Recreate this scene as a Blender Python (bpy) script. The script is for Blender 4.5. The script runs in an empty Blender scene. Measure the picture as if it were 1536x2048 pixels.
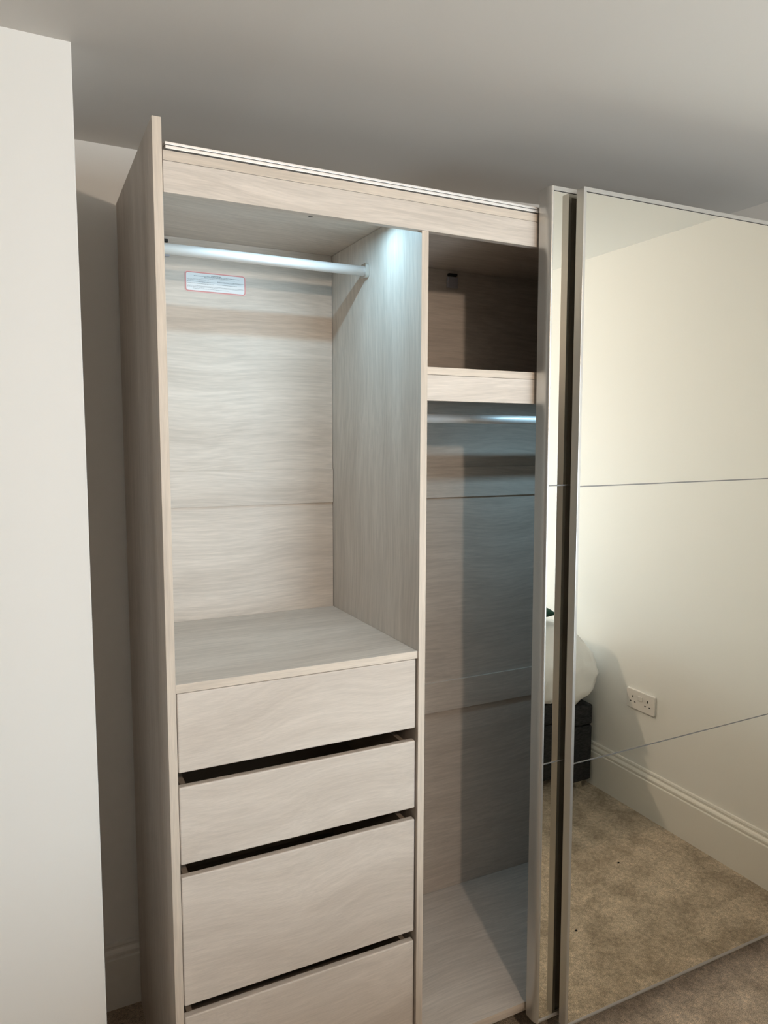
import bpy, bmesh, math, random
from mathutils import Vector, Matrix, noise
random.seed(7)
S = bpy.context.scene
C = S.collection

# ------------------------------------------------------------ camera
def set_camera():
    yaw, pitch, roll = 0.4582, -0.0981, 0.0030
    w = Vector((math.sin(yaw)*math.cos(pitch), math.cos(yaw)*math.cos(pitch), math.sin(pitch)))
    r = Vector((math.cos(yaw), -math.sin(yaw), 0.0))
    u = r.cross(w)
    r2 = r*math.cos(roll) + u*math.sin(roll)
    u2 = -r*math.sin(roll) + u*math.cos(roll)
    cam = bpy.data.cameras.new('camera')
    o = bpy.data.objects.new('camera', cam); C.objects.link(o)
    m = Matrix((r2, u2, -w)).transposed().to_4x4()
    m.translation = Vector((-0.2425, -1.4893, 1.6257))
    o.matrix_world = m
    cam.sensor_fit = 'HORIZONTAL'; cam.sensor_width = 36.0
    cam.lens = 36.0*1458.9/1536.0
    cam.clip_start = 0.02
    S.camera = o
set_camera()

# ------------------------------------------------------------ world, lights, exposure
W = bpy.data.worlds.new('world'); S.world = W; W.use_nodes = True
W.node_tree.nodes['Background'].inputs[0].default_value = (0.75, 0.87, 1.0, 1)
W.node_tree.nodes['Background'].inputs[1].default_value = 0.3
S.view_settings.view_transform = 'Standard'
S.view_settings.look = 'None'
S.view_settings.gamma = 1.0
S.view_settings.use_curve_mapping = False
S.view_settings.exposure = 0.0
BULB = (0.41, -2.02, 2.140)
BULB_STRENGTH = 1260.0
BULB_COLOR = (1.0, 0.80, 0.63)
def area(name, loc, rot, sx, sy, power, color, spread=180):
    l = bpy.data.lights.new(name, 'AREA'); l.shape = 'RECTANGLE'; l.size = sx; l.size_y = sy
    l.energy = power; l.color = color; l.spread = math.radians(spread)
    o = bpy.data.objects.new(name, l); C.objects.link(o); o.location = loc; o.rotation_euler = rot
    return o
# daylight through the window in the wall behind the bed
area('window_daylight', (1.45, -3.17, 1.22), (math.radians(90), 0, 0), 1.1, 0.95, 57, (0.75, 0.90, 1.0))
# the two led strips inside the wardrobe
LED = (0.47, 0.79, 1.0)
area('led_light', (0.325, 0.135, 2.1445), (0, 0, 0), 0.43, 0.018, 2.2, LED)
area('led_light', (1.27, 0.170, 1.7645), (0, 0, 0), 0.56, 0.018, 1.5, LED)

# ------------------------------------------------------------ materials
def mat(name):
    m = bpy.data.materials.new(name); m.use_nodes = True
    nt = m.node_tree
    return m, nt, nt.nodes['Principled BSDF']
def plain(name, col, rough=0.5, metal=0.0, spec=0.5):
    m, nt, b = mat(name)
    b.inputs['Base Color'].default_value = (*col, 1); b.inputs['Roughness'].default_value = rough
    b.inputs['Metallic'].default_value = metal; b.inputs['Specular IOR Level'].default_value = spec
    return m
def node(nt, t, **kw):
    n = nt.nodes.new(t)
    for k, v in kw.items(): setattr(n, k, v)
    return n
def wood(name, grain, wavy=1.0, seed=0.0, fine=0.10, base=(0.62, 0.557, 0.495)):
    m, nt, b = mat(name); L = nt.links
    tc = node(nt, 'ShaderNodeTexCoord'); oi = node(nt, 'ShaderNodeObjectInfo')
    mul = node(nt, 'ShaderNodeVectorMath', operation='SCALE')
    cmb = node(nt, 'ShaderNodeCombineXYZ')
    for i in range(3): L.new(oi.outputs['Random'], cmb.inputs[i])
    L.new(cmb.outputs[0], mul.inputs[0]); mul.inputs['Scale'].default_value = 13.0
    add = node(nt, 'ShaderNodeVectorMath', operation='ADD')
    L.new(tc.outputs['Object'], add.inputs[0]); L.new(mul.outputs[0], add.inputs[1])
    add0 = node(nt, 'ShaderNodeVectorMath', operation='ADD'); add0.inputs[1].default_value = (seed, seed*1.7, seed*2.3)
    L.new(add.outputs[0], add0.inputs[0])
    # large slow warp for the cathedral figure
    wn = node(nt, 'ShaderNodeTexNoise'); wn.inputs['Scale'].default_value = 1.7; wn.inputs['Detail'].default_value = 1.5
    L.new(add0.outputs[0], wn.inputs['Vector'])
    ws = node(nt, 'ShaderNodeVectorMath', operation='SUBTRACT'); ws.inputs[1].default_value = (0.5, 0.5, 0.5)
    L.new(wn.outputs['Color'], ws.inputs[0])
    wm = node(nt, 'ShaderNodeVectorMath', operation='SCALE'); wm.inputs['Scale'].default_value = 0.19*wavy
    L.new(ws.outputs[0], wm.inputs[0])
    wa = node(nt, 'ShaderNodeVectorMath', operation='ADD')
    L.new(add0.outputs[0], wa.inputs[0]); L.new(wm.outputs[0], wa.inputs[1])
    def streak(src, along, across, detail, rough=0.55):
        sc = [across]*3; sc['xyz'.index(grain)] = along
        mp = node(nt, 'ShaderNodeVectorMath', operation='MULTIPLY'); mp.inputs[1].default_value = sc
        L.new(src, mp.inputs[0])
        n = node(nt, 'ShaderNodeTexNoise'); n.inputs['Scale'].default_value = 1.0
        n.inputs['Detail'].default_value = detail; n.inputs['Roughness'].default_value = rough
        L.new(mp.outputs[0], n.inputs['Vector'])
        return n.outputs['Fac']
    a = streak(wa.outputs[0], 1.3, 11.0, 3.0)
    f = streak(wa.outputs[0], 5.0, 130.0, 3.0, 0.65)
    p = streak(add0.outputs[0], 22.0, 600.0, 1.0)
    c1 = tuple(x*1.07 for x in base); c0 = (base[0]*0.89, base[1]*0.875, base[2]*0.86)
    r = node(nt, 'ShaderNodeValToRGB')
    r.color_ramp.elements[0].position = 0.28; r.color_ramp.elements[0].color = (*c0, 1)
    r.color_ramp.elements[1].position = 0.66; r.color_ramp.elements[1].color = (*c1, 1)
    L.new(a, r.inputs['Fac'])
    def shade(prev, fac, lo, hi, amt):
        mr = node(nt, 'ShaderNodeMapRange'); mr.inputs['From Min'].default_value = lo; mr.inputs['From Max'].default_value = hi
        mr.inputs['To Min'].default_value = 1-amt; mr.inputs['To Max'].default_value = 1+amt*0.6
        L.new(fac, mr.inputs['Value'])
        mx = node(nt, 'ShaderNodeVectorMath', operation='SCALE')
        L.new(prev, mx.inputs[0]); L.new(mr.outputs[0], mx.inputs['Scale'])
        return mx.outputs[0]
    c = shade(r.outputs['Color'], f, 0.35, 0.65, fine)
    c = shade(c, p, 0.35, 0.65, 0.05)
    L.new(c, b.inputs['Base Color'])
    b.inputs['Roughness'].default_value = 0.48; b.inputs['Specular IOR Level'].default_value = 0.35
    bp = node(nt, 'ShaderNodeBump'); bp.inputs['Strength'].default_value = 0.12; bp.inputs['Distance'].default_value = 0.0006
    L.new(f, bp.inputs['Height']); L.new(bp.outputs[0], b.inputs['Normal'])
    return m
WX = wood('ash_wood_grain_across', 'x', 0.55)
WXW = wood('ash_wood_figured_front', 'x', 1.35, 3.1, 0.055)
WZ = wood('ash_wood_grain_upright', 'z', 0.5, 5.2)
WE = wood('ash_edge_band_upright', 'z', 0.2, 1.3, base=(0.63, 0.55, 0.465))
WEX = wood('ash_edge_band_across', 'x', 0.2, 2.3, base=(0.63, 0.55, 0.465))
DRAWER_BOX = plain('drawer_box_board', (0.40, 0.33, 0.26), 0.6)

def paint(name, col, rough=0.65):
    m, nt, b = mat(name); L = nt.links
    tc = node(nt, 'ShaderNodeTexCoord')
    n = node(nt, 'ShaderNodeTexNoise'); n.inputs['Scale'].default_value = 180; n.inputs['Detail'].default_value = 3
    L.new(tc.outputs['Object'], n.inputs['Vector'])
    bp = node(nt, 'ShaderNodeBump'); bp.inputs['Strength'].default_value = 0.06; bp.inputs['Distance'].default_value = 0.0008
    L.new(n.outputs['Fac'], bp.inputs['Height']); L.new(bp.outputs[0], b.inputs['Normal'])
    b.inputs['Base Color'].default_value = (*col, 1); b.inputs['Roughness'].default_value = rough
    b.inputs['Specular IOR Level'].default_value = 0.3
    return m
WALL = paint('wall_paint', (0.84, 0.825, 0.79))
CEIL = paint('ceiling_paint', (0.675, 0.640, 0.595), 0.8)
GLOSS = paint('skirting_paint', (0.80, 0.775, 0.72), 0.35)

def carpet():
    m, nt, b = mat('beige_carpet'); L = nt.links
    tc = node(nt, 'ShaderNodeTexCoord')
    def nz(scale, detail, rough=0.6, dist=0.0):
        n = node(nt, 'ShaderNodeTexNoise'); n.inputs['Scale'].default_value = scale; n.inputs['Detail'].default_value = detail
        n.inputs['Roughness'].default_value = rough; n.inputs['Distortion'].default_value = dist
        L.new(tc.outputs['Object'], n.inputs['Vector']); return n.outputs['Fac']
    big = nz(7.5, 4, 0.55, 0.5); mid = nz(90, 3); fine = nz(420, 3, 0.7)
    r = node(nt, 'ShaderNodeValToRGB')
    r.color_ramp.elements[0].position = 0.38; r.color_ramp.elements[0].color = (0.42, 0.335, 0.243, 1)
    r.color_ramp.elements[1].position = 0.62; r.color_ramp.elements[1].color = (0.64, 0.525, 0.395, 1)
    L.new(big, r.inputs['Fac'])
    prev = r.outputs['Color']
    for fac, amt in ((mid, 0.30), (fine, 0.75)):
        mr = node(nt, 'ShaderNodeMapRange'); mr.inputs['From Min'].default_value = 0.3; mr.inputs['From Max'].default_value = 0.7
        mr.inputs['To Min'].default_value = 1-amt; mr.inputs['To Max'].default_value = 1+amt
        L.new(fac, mr.inputs['Value'])
        mx = node(nt, 'ShaderNodeVectorMath', operation='SCALE'); L.new(prev, mx.inputs[0]); L.new(mr.outputs[0], mx.inputs['Scale'])
        prev = mx.outputs[0]
    L.new(prev, b.inputs['Base Color'])
    ad = node(nt, 'ShaderNodeMath', operation='ADD'); L.new(mid, ad.inputs[0]); L.new(fine, ad.inputs[1])
    bp = node(nt, 'ShaderNodeBump'); bp.inputs['Strength'].default_value = 0.8; bp.inputs['Distance'].default_value = 0.006
    L.new(ad.outputs[0], bp.inputs['Height']); L.new(bp.outputs[0], b.inputs['Normal'])
    b.inputs['Roughness'].default_value = 0.95; b.inputs['Specular IOR Level'].default_value = 0.1
    b.inputs['Sheen Weight'].default_value = 0.15; b.inputs['Sheen Roughness'].default_value = 0.5
    return m
CARPET = carpet()
ALU = plain('brushed_aluminium', (0.60, 0.59, 0.565), 0.30, 0.85)
ALU_TRACK = plain('anodised_track', (0.86, 0.83, 0.80), 0.40, 0.6)
ROD = plain('satin_rail', (0.84, 0.84, 0.84), 0.45, 0.45)
CHROME = plain('chrome', (0.78, 0.78, 0.76), 0.15, 1.0)
DARK = plain('dark_gasket', (0.015, 0.014, 0.013), 0.6)
RAILM = plain('satin_bottom_rail', (0.42, 0.39, 0.355), 0.48, 0.7)
BACKING = plain('door_backing', (0.16, 0.14, 0.12), 0.5)
MIRROR = plain('mirror_glass', (0.87, 0.855, 0.775), 0.0, 1.0)
SOCKET = plain('white_moulded_plastic', (0.78, 0.74, 0.70), 0.35)
HOLE = plain('socket_hole', (0.02, 0.018, 0.015), 0.7)
STICKER = plain('sticker_paper', (0.76, 0.78, 0.80), 0.4)
STICKER_RED = plain('sticker_red_ink', (0.62, 0.25, 0.24), 0.45)
STICKER_INK = plain('sticker_dark_ink', (0.20, 0.21, 0.22), 0.6)
LINT = plain('black_lint', (0.01, 0.01, 0.01), 0.9)

def fabric(name, col, scale=600, bump=0.3, rough=0.9, var=0.25):
    m, nt, b = mat(name); L = nt.links
    tc = node(nt, 'ShaderNodeTexCoord')
    mp = node(nt, 'ShaderNodeMapping'); mp.inputs['Scale'].default_value = (0.25, 0.25, 1)
    L.new(tc.outputs['Object'], mp.inputs['Vector'])
    n = node(nt, 'ShaderNodeTexNoise'); n.inputs['Scale'].default_value = scale; n.inputs['Detail'].default_value = 2
    L.new(mp.outputs[0], n.inputs['Vector'])
    mr = node(nt, 'ShaderNodeMapRange'); mr.inputs['From Min'].default_value = 0.3; mr.inputs['From Max'].default_value = 0.7
    mr.inputs['To Min'].default_value = 1-var; mr.inputs['To Max'].default_value = 1+var
    L.new(n.outputs['Fac'], mr.inputs['Value'])
    mx = node(nt, 'ShaderNodeVectorMath', operation='SCALE'); mx.inputs[0].default_value = col
    L.new(mr.outputs[0], mx.inputs['Scale']); L.new(mx.outputs[0], b.inputs['Base Color'])
    bp = node(nt, 'ShaderNodeBump'); bp.inputs['Strength'].default_value = bump; bp.inputs['Distance'].default_value = 0.001
    L.new(n.outputs['Fac'], bp.inputs['Height']); L.new(bp.outputs[0], b.inputs['Normal'])
    b.inputs['Roughness'].default_value = rough; b.inputs['Specular IOR Level'].default_value = 0.2
    return m
DIVAN = fabric('charcoal_weave', (0.030, 0.030, 0.032), 220, 0.4, 0.9, 0.5)
COTTON = fabric('white_cotton', (0.93, 0.935, 0.94), 900, 0.1, 0.8, 0.02)
GREEN = fabric('dark_green_velvet', (0.012, 0.05, 0.035), 500, 0.2, 0.8, 0.2)

# ------------------------------------------------------------ mesh helpers
def nb(): return bmesh.new()
def box(bm, x0, x1, y0, y1, z0, z1):
    v = [bm.verts.new((x, y, z)) for x in (x0, x1) for y in (y0, y1) for z in (z0, z1)]
    for f in ((0,1,3,2),(4,6,7,5),(0,4,5,1),(2,3,7,6),(0,2,6,4),(1,5,7,3)):
        bm.faces.new([v[i] for i in f])
    return bm
def prism(bm, pts, axis, a, b):
    """closed outline extruded along an axis; pts are the two other coordinates in xyz order"""
    def mk(p, t):
        q = list(p); q.insert('xyz'.index(axis), t); return bm.verts.new(q)
    A = [mk(p, a) for p in pts]; B = [mk(p, b) for p in pts]; n = len(pts)
    bm.faces.new(A); bm.faces.new(B[::-1])
    for i in range(n): bm.faces.new((A[i], B[i], B[(i+1) % n], A[(i+1) % n]))
    return bm
def rod_x(bm, x0, x1, y, z, ry, rz, n=32):
    return prism(bm, [(y+ry*math.cos(2*math.pi*i/n), z+rz*math.sin(2*math.pi*i/n)) for i in range(n)], 'x', x0, x1)
def rrect(a0, a1, b0, b1, r, n=6):
    out = []
    for cx, cy, s in ((a1-r, b1-r, 0), (a0+r, b1-r, 90), (a0+r, b0+r, 180), (a1-r, b0+r, 270)):
        for i in range(n+1):
            t = math.radians(s+90*i/n); out.append((cx+r*math.cos(t), cy+r*math.sin(t)))
    return out
def obj(name, bm, m, parent=None, bevel=0.0, smooth=False, seg=2):
    bmesh.ops.recalc_face_normals(bm, faces=bm.faces)
    if bevel:
        bmesh.ops.bevel(bm, geom=[e for e in bm.edges if len(e.link_faces) == 2 and e.calc_face_angle(0) > 0.6],
                        offset=bevel, segments=seg, profile=0.5, affect='EDGES', clamp_overlap=True)
    base = Vector(parent_loc(parent)) if parent else None
    if base is None:                       # own origin at the foot of the shape
        xs = [v.co for v in bm.verts]
        base = Vector(((min(c.x for c in xs)+max(c.x for c in xs))/2, (min(c.y for c in xs)+max(c.y for c in xs))/2, min(c.z for c in xs)))
    bmesh.ops.translate(bm, verts=bm.verts, vec=-base)
    me = bpy.data.meshes.new(name); bm.to_mesh(me); bm.free()
    if m: me.materials.append(m)
    if smooth:
        for p in me.polygons: p.use_smooth = True
    o = bpy.data.objects.new(name, me); C.objects.link(o)
    if parent: o.parent = parent
    else: o.location = base
    return o
def parent_loc(p):
    v = Vector((0, 0, 0))
    while p: v += Vector(p.location); p = p.parent
    return v
def thing(name, label, cat, loc, group=None):
    o = bpy.data.objects.new(name, None); C.objects.link(o); o.location = loc
    o['label'] = label; o['category'] = cat
    if group: o['group'] = group
    return o
def tag(o, label, cat, group=None):
    o['label'] = label; o['category'] = cat
    if group: o['group'] = group
    return o
def struct(name, bm, m, label, cat, bevel=0.0):
    o = obj(name, bm, m, None, bevel); o['kind'] = 'structure'; o['label'] = label; o['category'] = cat
    return o

# ------------------------------------------------------------ the room
XL, XR, YB, YR, HC, HCR = -2.2, 2.136, 0.607, -3.2, 2.388, 2.462
struct('floor', box(nb(), XL, XR, YR, YB, -0.05, 0.0), CARPET, 'beige short pile carpet covering the bedroom floor', 'floor')
bm = nb()
v = [bm.verts.new(p) for p in ((XL, YR, HC), (0.25, YR, HC), (XR, YR, HCR), (XR, YB, HCR), (0.25, YB, HC), (XL, YB, HC))]
t = [bm.verts.new((q.co.x, q.co.y, 2.55)) for q in v]
bm.faces.new((v[0], v[1], v[4], v[5])); bm.faces.new((v[1], v[2], v[3], v[4])); bm.faces.new(t)
for i in range(6): bm.faces.new((v[i], v[(i+1) % 6], t[(i+1) % 6], t[i]))
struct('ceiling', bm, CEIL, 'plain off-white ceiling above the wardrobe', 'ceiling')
struct('wall_back', box(nb(), XL, XR, YB, YB+0.1, -0.05, 2.55), WALL, 'off-white wall behind the wardrobe', 'wall')
struct('wall_right', box(nb(), XR, XR+0.1, YR, YB+0.1, -0.05, 2.55), WALL, 'cream wall with a socket, seen in the mirror doors', 'wall')
struct('wall_near', box(nb(), XL, -0.128, 0.114, YB, 0.0, 2.50), WALL, 'bright off-white projecting wall at the left edge', 'wall', 0.002)
# unseen walls behind and left, toned down to cut bounced light; rear has window
LOW_BOUNCE = paint('dark_low_bounce_wall', (0.12, 0.10, 0.085))
REAR = paint('taupe_wall', (0.36, 0.34, 0.31))
struct('wall_left', box(nb(), XL-0.1, XL, YR-0.1, YB, -0.05, 2.55), LOW_BOUNCE, 'unseen wall left of the camera, darkened to cut bounced light', 'wall')
WX0, WX1, WZ0, WZ1 = 0.86, 2.04, 0.70, 1.74
bm = nb()
for q in ((XL, WX0, -0.05, 2.55), (WX1, XR+0.1, -0.05, 2.55), (WX0, WX1, -0.05, WZ0), (WX0, WX1, WZ1, 2.55)):
    box(bm, q[0], q[1], YR-0.12, YR, q[2], q[3])
struct('wall_rear', bm, REAR, 'taupe wall with the window, behind the bed', 'wall')
wf = struct('window_1', box(nb(), WX0, WX1, YR-0.075, YR-0.07, WZ0, WZ1), plain('window_glass_white', (0.8, 0.85, 0.9), 0.2), 'white framed bedroom window behind the bed', 'window')
bm = nb()
for q in ((WX0, WX0+0.04, WZ0, WZ1), (WX1-0.04, WX1, WZ0, WZ1), (WX0, WX1, WZ0, WZ0+0.04), (WX0, WX1, WZ1-0.04, WZ1)):
    box(bm, q[0], q[1], YR-0.07, YR-0.02, q[2], q[3])
obj('window_frame', bm, GLOSS, wf)

# skirting with an ogee-like moulded top, profile as (offset from wall, height)
SK = [(0, 0), (0.018, 0), (0.018, 0.158), (0.0165, 0.161), (0.0135, 0.162), (0.0135, 0.166), (0.0155, 0.170), (0.0155, 0.176),
      (0.012, 0.182), (0.008, 0.187), (0.0075, 0.192), (0.0085, 0.196), (0.0065, 0.203), (0.0, 0.205)]
struct('baseboard_back', prism(nb(), [(YB-a, b*0.945) for a, b in SK], 'x', -0.128, XR-0.018), GLOSS, 'moulded white skirting in the gap behind the wardrobe', 'skirting')
struct('baseboard_right', prism(nb(), [(XR-a, b) for a, b in SK], 'y', YR, YB-0.018), GLOSS, 'moulded cream skirting along the wall in the mirror', 'skirting')
struct('baseboard_near', prism(nb(), [(0.114-a, b) for a, b in SK], 'x', XL, -0.128), GLOSS, 'moulded white skirting under the projecting left wall', 'skirting')

# ------------------------------------------------------------ the wardrobe
WW, H, D, YBK, T = 2.0, 2.2353, 0.583, 0.536, 0.0178
wr = thing('wardrobe', 'tall pale ash sliding-door wardrobe with mirrored doors slid to the right', 'wardrobe', (WW/2, 0.3, 0))
def part(name, bm, m, bevel=0.0, parent=wr, label=None, smooth=False, seg=2):
    o = obj(name, bm, m, parent, bevel, smooth, seg)
    if label: o['label'] = label
    return o
def edged(name, x0, x1, z0, z1, y0, y1, m, edge, label=None, lip=0.0016):
    """board with a separate edge band material on its front"""
    bm = nb(); box(bm, x0, x1, y0, y1, z0, z1)
    o = obj(name, bm, m, wr, 0.0007, False, 2)
    o.data.materials.append(edge)
    for p in o.data.polygons:
        if p.normal.y < -0.5: p.material_index = 1
    if label: o['label'] = label
    return o
edged('side_panel', 0.0, T, 0.0, H, 0.0, D, WZ, WE)
edged('side_panel', WW-T, WW, 0.0, H, 0.0, D, WZ, WE)
# divider, notched at the top to pass behind the valance
DX0, DX1 = 0.5855, 0.6035
bm = nb(); prism(bm, [(0.0, 0.0985), (D-0.04, 0.0985), (D-0.04, 2.1575), (0.0195, 2.1575), (0.0195, 2.098), (0.0, 2.098)], 'x', DX0, DX1)
dv = obj('divider_panel', bm, WZ, wr, 0.0006)
dv.data.materials.append(WE)
for p in dv.data.polygons:
    if p.normal.y < -0.5: p.material_index = 1
edged('top_panel', T+0.001, WW-T-0.001, 2.158, 2.177, 0.001, D-0.02, WX, WEX)
part('valance', box(nb(), T+0.001, WW-T-0.001, 0.0005, 0.0185, 2.0985, 2.1573), WX, 0.0007)
edged('bottom_panel', T+0.001, WW-T-0.001, 0.0795, 0.0978, 0.002, D-0.02, WX, WEX)
part('plinth_rail', box(nb(), T+0.001, WW-T-0.001, 0.016, 0.034, 0.058, 0.079), WX, 0.0007)
for x in (0.30, 0.98, 1.70):
    for y in (0.10, 0.50):
        b = nb(); prism(b, [(x+0.028*math.cos(a*math.pi/8), y+0.028*math.sin(a*math.pi/8)) for a in range(16)], 'z', 0.0, 0.079)
        part('foot', b, DARK)
# back: boards with horizontal rails, stopping either side of the divider
for x0, x1 in ((T+0.001, DX0-0.001), (DX1+0.001, WW-T-0.001)):
    for z0, z1 in ((0.0985, 0.7705), (0.7715, 1.4905), (1.4915, 2.1575)):
        part('back_panel', box(nb(), x0, x1, YBK, YBK+0.006, z0, z1), WX)
part('back_rail', box(nb(), DX1+0.001, WW-T-0.001, YBK-0.0070, YBK-0.0005, 1.4425, 1.5405), WX, 0.0004)
part('back_rail', box(nb(), DX1+0.001, WW-T-0.001, YBK-0.0080, YBK-0.0005, 0.7300, 0.8315), WX, 0.0004)
part('back_rail', box(nb(), T+0.001, DX0-0.001, YBK-0.0040, YBK-0.0005, 1.4405, 1.540), WX, 0.0004)
# middle shelf over the drawers
edged('shelf', T+0.0005, DX0-0.0005, 1.1055, 1.1238, 0.004, YBK-0.001, WX, WEX)
# cubby shelf with its valance
edged('shelf', DX1+0.0005, WW-T-0.0005, 1.7780, 1.7955, 0.003, YBK-0.001, WX, WEX)
part('valance', box(nb(), DX1+0.0005, WW-T-0.0005, 0.003, 0.021, 1.7180, 1.7773), WX, 0.0007)

# drawers: a front with rounded long edges, a board box behind
for i, (z0, z1) in enumerate(((0.9325, 1.1035), (0.7300, 0.9010), (0.4090, 0.7015), (0.105, 0.3835))):
    b = nb(); box(b, 0.0205, 0.5822, 0.0075, 0.0255, z0, z1)
    obj_front = obj('drawer', b, WXW, wr, 0.0030, False, 3)
    bx = nb(); zb0, zb1 = z0+0.015, z1-0.035
    if i: zb1 = z1-0.012
    box(bx, 0.030, 0.042, 0.026, 0.50, zb0, zb1); box(bx, 0.561, 0.573, 0.026, 0.50, zb0, zb1)
    box(bx, 0.042, 0.561, 0.488, 0.50, zb0, zb1); box(bx, 0.042, 0.561, 0.026, 0.50, zb0, zb0+0.008)
    obj('drawer_box', bx, DRAWER_BOX, obj_front)
    for xa in (0.0190, 0.5740):
        obj('runner', box(nb(), xa, xa+0.010, 0.03, 0.46, zb0+0.02, zb0+0.05), ALU, obj_front)

# rails
def rail(x0, x1, y, z):
    r = part('clothes_rail', rod_x(nb(), x0+0.004, x1-0.004, y, z, 0.0125, 0.0125), ROD, 0, wr, 'satin silver rail', True)
    for p in r.data.polygons:
        if abs(p.normal.x) > 0.9: p.use_smooth = False
    for xa, xb in ((x0, x0+0.010), (x1-0.010, x1)):
        k = nb(); prism(k, rrect(y-0.0155, y+0.0155, z-0.017, z+0.019, 0.006, 4), 'x', xa, xb)
        obj('rail_bracket', k, CHROME, r, 0.0008)
rail(T+0.0005, DX0-0.0005, 0.296, 2.066)
rail(DX1+0.0005, WW-T-0.0005, 0.296, 1.687)
# led profiles under the top panel and the cubby shelf
for x, y, hw, z in ((0.325, 0.135, 0.225, 2.1575), (1.27, 0.170, 0.29, 1.7775)):
    p = nb(); box(p, x-hw, x+hw, y-0.011, y+0.011, z-0.012, z-0.0005)
    part('led_profile', p, ALU, 0.001, wr, 'slim aluminium led strip')
# screw dowel in the top panel underside
k = nb(); prism(k, [(0.395+0.006*math.cos(a*math.pi/8), 0.203+0.006*math.sin(a*math.pi/8)) for a in range(16)], 'z', 2.1562, 2.1579)
part('screw_cap', k, DARK)
# fixing plates at the top of the back panels
for x0 in (0.085, 0.972):
    k = nb(); box(k, x0, x0+0.038, YBK-0.010, YBK-0.0005, 2.104, 2.137)
    pl = part('fixing_plate', k, plain('zinc_plate', (0.42, 0.42, 0.47), 0.4, 0.2), 0.0015)
    k = nb(); box(k, x0+0.004, x0+0.034, YBK-0.0115, YBK-0.0005, 2.140, 2.147)
    obj('hook_slot', k, DARK, pl)
# warning sticker: red rounded outline, paper, lines of small print
SX0, SX1, SZ0, SZ1 = 0.1615, 0.3275, 2.0205, 2.0745
st = part('sticker', prism(nb(), rrect(SX0, SX1, SZ0, SZ1, 0.0085), 'y', YBK-0.0012, YBK-0.0006), plain('sticker_pink_edge', (0.74, 0.52, 0.50), 0.45), 0, wr, 'white paper sticker with red outline')
obj('outline', prism(nb(), rrect(SX0+0.0012, SX1-0.0012, SZ0+0.0012, SZ1-0.0012, 0.0075), 'y', YBK-0.0015, YBK-0.0012), STICKER_RED, st)
obj('paper', prism(nb(), rrect(SX0+0.0040, SX1-0.0040, SZ0+0.0040, SZ1-0.0040, 0.005), 'y', YBK-0.0018, YBK-0.0015), STICKER, st)
ink = nb()
def printline(x0, x1, z, h):
    x = x0
    while x < x1:
        w = random.uniform(0.0012, 0.0048)
        if x+w > x1: w = max(x1-x, 0.0004)
        box(ink, x, x+w, YBK-0.00195, YBK-0.0018, z-h/2, z+h/2)
        x += w+random.uniform(0.0005, 0.0008)
L0, L1 = SX0+0.006, SX1-0.006
for a, b, z, h in ((0.42, 0.60, 0.045, 0.0017), (0.12, 0.92, 0.0425, 0.0011), (0.30, 0.72, 0.0402, 0.0011), (0.20, 0.84, 0.0372, 0.0006),
                   (0.0, 0.38, 0.0340, 0.0006), (0.0, 0.33, 0.0318, 0.0006), (0.0, 0.49, 0.0275, 0.0010), (0.0, 0.46, 0.0225, 0.0010),
                   (0.53, 1.0, 0.0312, 0.0009), (0.53, 0.96, 0.0292, 0.0009), (0.53, 0.88, 0.0235, 0.0009),
                   (0.0, 1.0, 0.0165, 0.0007), (0.0, 0.98, 0.0142, 0.0006), (0.0, 0.30, 0.0120, 0.0005), (0.1, 0.74, 0.0095, 0.0006)):
    printline(L0+(L1-L0)*a, L0+(L1-L0)*b, SZ0+z, h)
obj('print', ink, STICKER_INK, st)

# top track: two rounded lips and a thin rear fin
tr = nb()
TX0, TX1 = T+0.006, WW-T-0.003
prism(tr, [(-0.003, 2.1787), (0.006, 2.1798), (0.016, 2.1798), (0.016, 2.1860), (0.000, 2.1860), (-0.003, 2.1843)], 'x', TX0, TX1)
prism(tr, [(0.001, 2.1877), (0.016, 2.1877), (0.016, 2.1940), (0.004, 2.1940), (0.001, 2.1925)], 'x', TX0, TX1)
prism(tr, [(0.016, 2.1798), (0.040, 2.1798), (0.040, 2.1970), (0.036, 2.1970), (0.036, 2.1960), (0.016, 2.1960)], 'x', TX0, TX1)
part('door_track', tr, ALU_TRACK, 0.0004, wr, 'silver double door track')
part('track_groove_shade', box(nb(), TX0, TX1, 0.006, 0.0155, 2.1861, 2.1876), DARK)  # dark strip standing in for the shade in the groove between the lips

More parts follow.
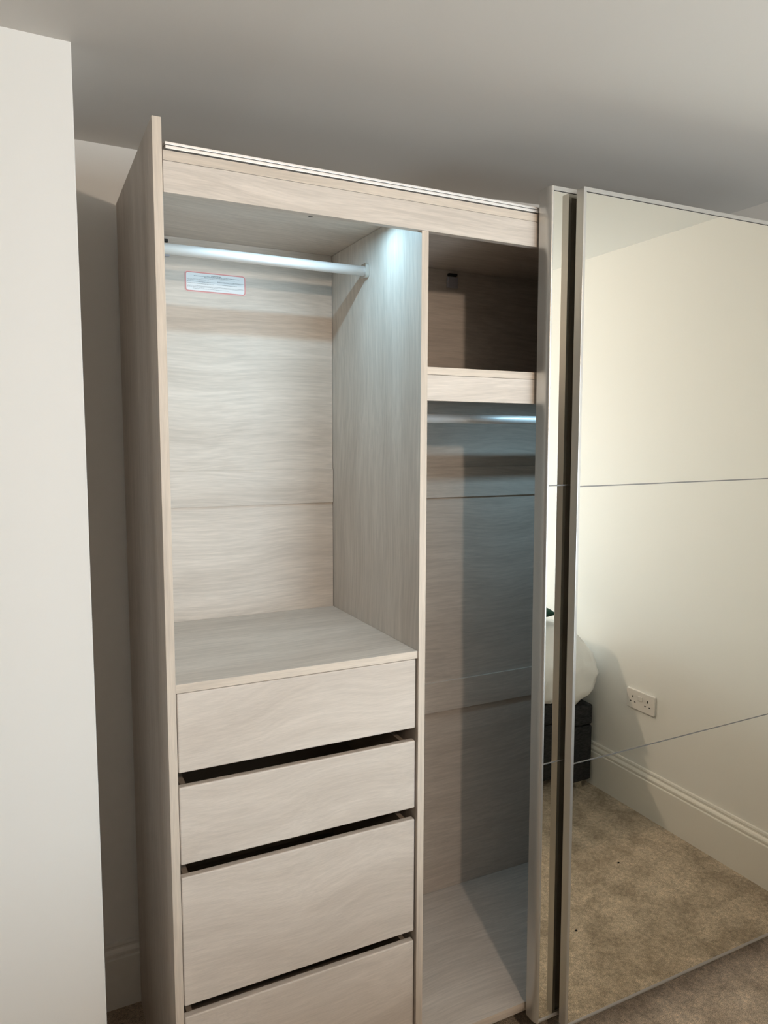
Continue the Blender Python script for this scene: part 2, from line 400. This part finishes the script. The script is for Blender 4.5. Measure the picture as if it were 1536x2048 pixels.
# sliding doors: aluminium frame as the part, three mirror panes and strips as sub-parts
def door(x0, x1, z0, z1, yf, yb, lines, roundover):
    fr = nb(); w = 0.0085
    n = 14; r = roundover
    ry = r*(2.2 if r > 0.005 else 1.0)
    prof = [(x0, yb), (x0, yf+ry)] + [(x0+r-r*math.cos(i*math.pi/2/n), yf+ry-ry*math.sin(i*math.pi/2/n)) for i in range(1, n+1)] + \
           [(x0+max(w, r+0.001), yf), (x0+max(w, r+0.001), yb)]
    prism(fr, prof, 'z', z0, z1)
    prism(fr, [(x1-w, yf), (x1, yf), (x1, yb), (x1-w, yb)], 'z', z0, z1)
    xi0, xi1 = x0+max(w, r+0.001), x1-w
    prism(fr, [(yf, z1-0.010), (yb, z1-0.010), (yb, z1), (yf, z1)], 'x', xi0, xi1)
    d = obj('sliding_door', fr, ALU, wr, 0.0)
    bt = nb(); prism(bt, [(yf+0.001, z0), (yb, z0), (yb, z0+0.010), (yf+0.0045, z0+0.010), (yf+0.0025, z0+0.0085), (yf+0.0005, z0+0.0055), (yf-0.0005, z0+0.003)], 'x', xi0, xi1)
    obj('bottom_rail', bt, RAILM, d)
    zs = [z0+0.011]+sorted(lines)+[z1-0.0115]
    for k in range(len(zs)-1):
        a = zs[k]+(0.0016 if k else 0); b = zs[k+1]-(0.0016 if k < len(zs)-2 else 0)
        m = obj('mirror_pane', box(nb(), xi0+0.0003, xi1-0.0003, yf+0.0016, yf+0.006, a, b), MIRROR, d)
    for z in lines:
        obj('joint_strip', box(nb(), xi0, xi1, yf+0.0012, yf+0.008, z-0.0016, z+0.0016), plain('joint_metal', (0.25, 0.24, 0.23), 0.4, 0.9), d)
    obj('back_board', box(nb(), xi0, xi1, yf+0.009, yb-0.002, z0+0.010, z1-0.010), BACKING, d)
    obj('gasket', box(nb(), xi0+0.0002, xi1-0.0002, yf+0.0018, yf+0.008, z1-0.0114, z1-0.0101), DARK, d)
    # the doors hang a touch out of plumb
    p = Vector((x0, yf, 1.2))-parent_loc(wr)
    d.matrix_local = Matrix.Translation(p) @ Matrix.Rotation(-0.008, 4, 'Y') @ Matrix.Translation(-p)
    return d
door(0.9125, 1.915, 0.073, 2.2290, -0.052, -0.011, (0.795, 1.5145), 0.0095)
door(0.9815, 1.995, 0.0645, 2.2250, -0.0895, -0.0645, (0.799, 1.5130), 0.0018)

# ------------------------------------------------------------ socket on the right wall
sk = thing('double_socket', 'white double plug socket on the cream wall above the skirting', 'socket', (XR, -0.958, 0.495))
YS, ZS = -0.958, 0.495
p = nb(); prism(p, rrect(YS-0.080, YS+0.080, ZS-0.043, ZS+0.043, 0.006, 4), 'x', XR-0.011, XR-0.0002)
obj('face_plate', p, SOCKET, sk, 0.0025, False, 3)
p = nb(); box(p, XR-0.0145, XR-0.0105, YS-0.014, YS+0.014, ZS+0.002, ZS+0.022); obj('rocker_switch', p, SOCKET, sk, 0.001)
for s in (-1, 1):
    c = YS+s*0.042
    for (dy, dz, hy, hz) in ((0, 0.010, 0.0030, 0.0052), (-0.0125, -0.012, 0.0042, 0.0022), (0.0125, -0.012, 0.0042, 0.0022)):
        p = nb(); box(p, XR-0.0113, XR-0.0105, c+dy-hy, c+dy+hy, ZS+dz-hz, ZS+dz+hz); obj('pin_hole', p, HOLE, sk)

# ------------------------------------------------------------ bed (seen in the mirrors)
BX0, BX1, BY0, BY1 = 0.22, 2.100, -2.57, -1.216
bd = thing('divan_bed', 'charcoal fabric divan bed beside the skirting, seen in the mirror', 'bed', ((BX0+BX1)/2, (BY0+BY1)/2, 0))
obj('base', box(nb(), BX0, BX1, BY0, BY1, 0.035, 0.302), DIVAN, bd, 0.012, True, 3)
obj('base_lid', box(nb(), BX0, BX1, BY0, BY1, 0.305, 0.402), DIVAN, bd, 0.012, True, 3)
for x in (BX0+0.08, BX1-0.055):
    for y in (BY0+0.08, BY1-0.035):
        k = nb(); prism(k, [(x+0.022*math.cos(a*math.pi/8), y+0.022*math.sin(a*math.pi/8)) for a in range(16)], 'z', 0.0, 0.036)
        obj('foot', k, CHROME, bd)
def soft(name, x0, x1, y0, y1, z0, z1, shape, nx=90, ny=70, nz=14):
    """closed cushion-like solid: a subdivided box pushed through a shape function"""
    bm = nb()
    bmesh.ops.create_cube(bm, size=2)
    bm.free(); bm = nb()
    idx = {}
    def V(i, j, k):
        if (i, j, k) not in idx:
            u, v, w = 2*i/nx-1, 2*j/ny-1, 2*k/nz-1
            idx[(i, j, k)] = bm.verts.new(shape(u, v, w))
        return idx[(i, j, k)]
    for k in (0, nz):
        for i in range(nx):
            for j in range(ny): bm.faces.new((V(i,j,k), V(i+1,j,k), V(i+1,j+1,k), V(i,j+1,k)))
    for i in (0, nx):
        for j in range(ny):
            for k in range(nz): bm.faces.new((V(i,j,k), V(i,j+1,k), V(i,j+1,k+1), V(i,j,k+1)))
    for j in (0, ny):
        for i in range(nx):
            for k in range(nz): bm.faces.new((V(i,j,k), V(i+1,j,k), V(i+1,j,k+1), V(i,j,k+1)))
    return obj(name, bm, COTTON, None, 0, True)
def duvet_shape(u, v, w):
    # side profile of the right end: tucked in below, bulging at two thirds height, rounded over the top
    t = (w+1)/2
    bulge = math.sin(math.pi*min(1, 0.12+t*0.80))**0.75
    x = 1.14+u*(0.80+0.145*bulge) if u > 0 else 1.14+u*(0.84+0.06*bulge)
    yv = -1.895+v*(0.625+0.075*bulge)
    z0, z1 = 0.408, 0.782
    z = z0+(z1-z0)*t
    e = max(abs(u), abs(v))
    z -= 0.028*max(0, (e-0.90)/0.10)**2*t
    # a corner of the cover hanging over the side nearest the wardrobe
    if v > 0.98:
        hang = max(0.0, 1-abs(x-1.70)/0.13)
        z -= 0.085*hang*(1-t)**2
        yv += (0.055 if hang > 0 else 0)*(1-t)
    f = noise.noise(Vector((x*3.1+z*4, yv*3.1, z*5)))*0.016+noise.noise(Vector((x*9-z*9, yv*4, z*12+x*6)))*0.009
    rd = 1-abs(noise.noise(Vector((x*7+z*6, yv*3, z*9-x*5)))) ; f += 0.016*max(0, rd-0.86)/0.14
    if t > 0.1 or e > 0.97:
        yv += f*(1 if abs(v) > 0.97 else 0); x += f*(0.8 if abs(u) > 0.97 else 0)
        z += f*0.8*t
    return (x, yv, z)
dvt = soft('duvet', 0, 0, 0, 0, 0, 0, duvet_shape)
tag(dvt, 'puffy white duvet heaped on the divan, hanging over the side', 'duvet')
def pillow_maker(cx, cy, cz, a, b, h, yaw):
    def f(u, v, w):
        e = (1-abs(u)**3.2)*(1-abs(v)**3.2)
        zz = w*h*(e**0.45 if e > 0 else 0)
        pinch = 1-0.06*(1-abs(v)**2)*0-0.04*(abs(u*v))
        x = u*a*pinch; y = v*b*pinch
        zz += noise.noise(Vector((x*7, y*7, w*2)))*0.012*(e**0.4 if e > 0 else 0)
        c, s = math.cos(yaw), math.sin(yaw)
        return (cx+x*c-y*s, cy+x*s+y*c, cz+zz)
    return f
gc = soft('cushion', 0, 0, 0, 0, 0, 0, pillow_maker(1.785, -1.375, 0.829, 0.17, 0.15, 0.026, 0.05), 30, 30, 6)
gc.data.materials.clear(); gc.data.materials.append(GREEN)
tag(gc, 'dark green flat cushion lying on top of the white duvet', 'cushion')

# ------------------------------------------------------------ specks on the carpet
for x, y in ((1.759, -0.684), (1.345, -0.449)):
    k = nb(); bmesh.ops.create_icosphere(k, subdivisions=2, radius=0.0035)
    for vv in k.verts:
        vv.co.x *= 1.5; vv.co.z *= 0.6
        vv.co += Vector((x, y, 0.002))
    o = obj('lint_speck', k, LINT)
    tag(o, 'tiny black lint speck on the carpet ' + ('farther from the mirror' if y < -0.5 else 'nearer the mirror door'), 'lint', 'lint specks on the carpet')

# ------------------------------------------------------------ ceiling pendant behind the camera
pt = thing('pendant_lamp', 'bare bulb pendant hanging from the ceiling over the bed', 'lamp', (BULB[0], BULB[1], BULB[2]-0.03))
em, nt, b = mat('glowing_bulb')
b.inputs['Base Color'].default_value = (1, 1, 1, 1)
b.inputs['Emission Color'].default_value = (*BULB_COLOR, 1); b.inputs['Emission Strength'].default_value = BULB_STRENGTH
k = nb(); bmesh.ops.create_icosphere(k, subdivisions=2, radius=0.032)
for vv in k.verts: vv.co += Vector(BULB)
obj('bulb', k, em, pt, 0, True)
def cyl(x, y, r, z0, z1, n=20): return prism(nb(), [(x+r*math.cos(2*math.pi*a/n), y+r*math.sin(2*math.pi*a/n)) for a in range(n)], 'z', z0, z1)
obj('lamp_holder', cyl(BULB[0], BULB[1], 0.016, BULB[2]+0.031, BULB[2]+0.085), SOCKET, pt)
obj('cord', cyl(BULB[0], BULB[1], 0.003, BULB[2]+0.085, 2.385), SOCKET, pt)
obj('ceiling_rose', cyl(BULB[0], BULB[1], 0.038, 2.368, 2.3915, 32), SOCKET, pt)
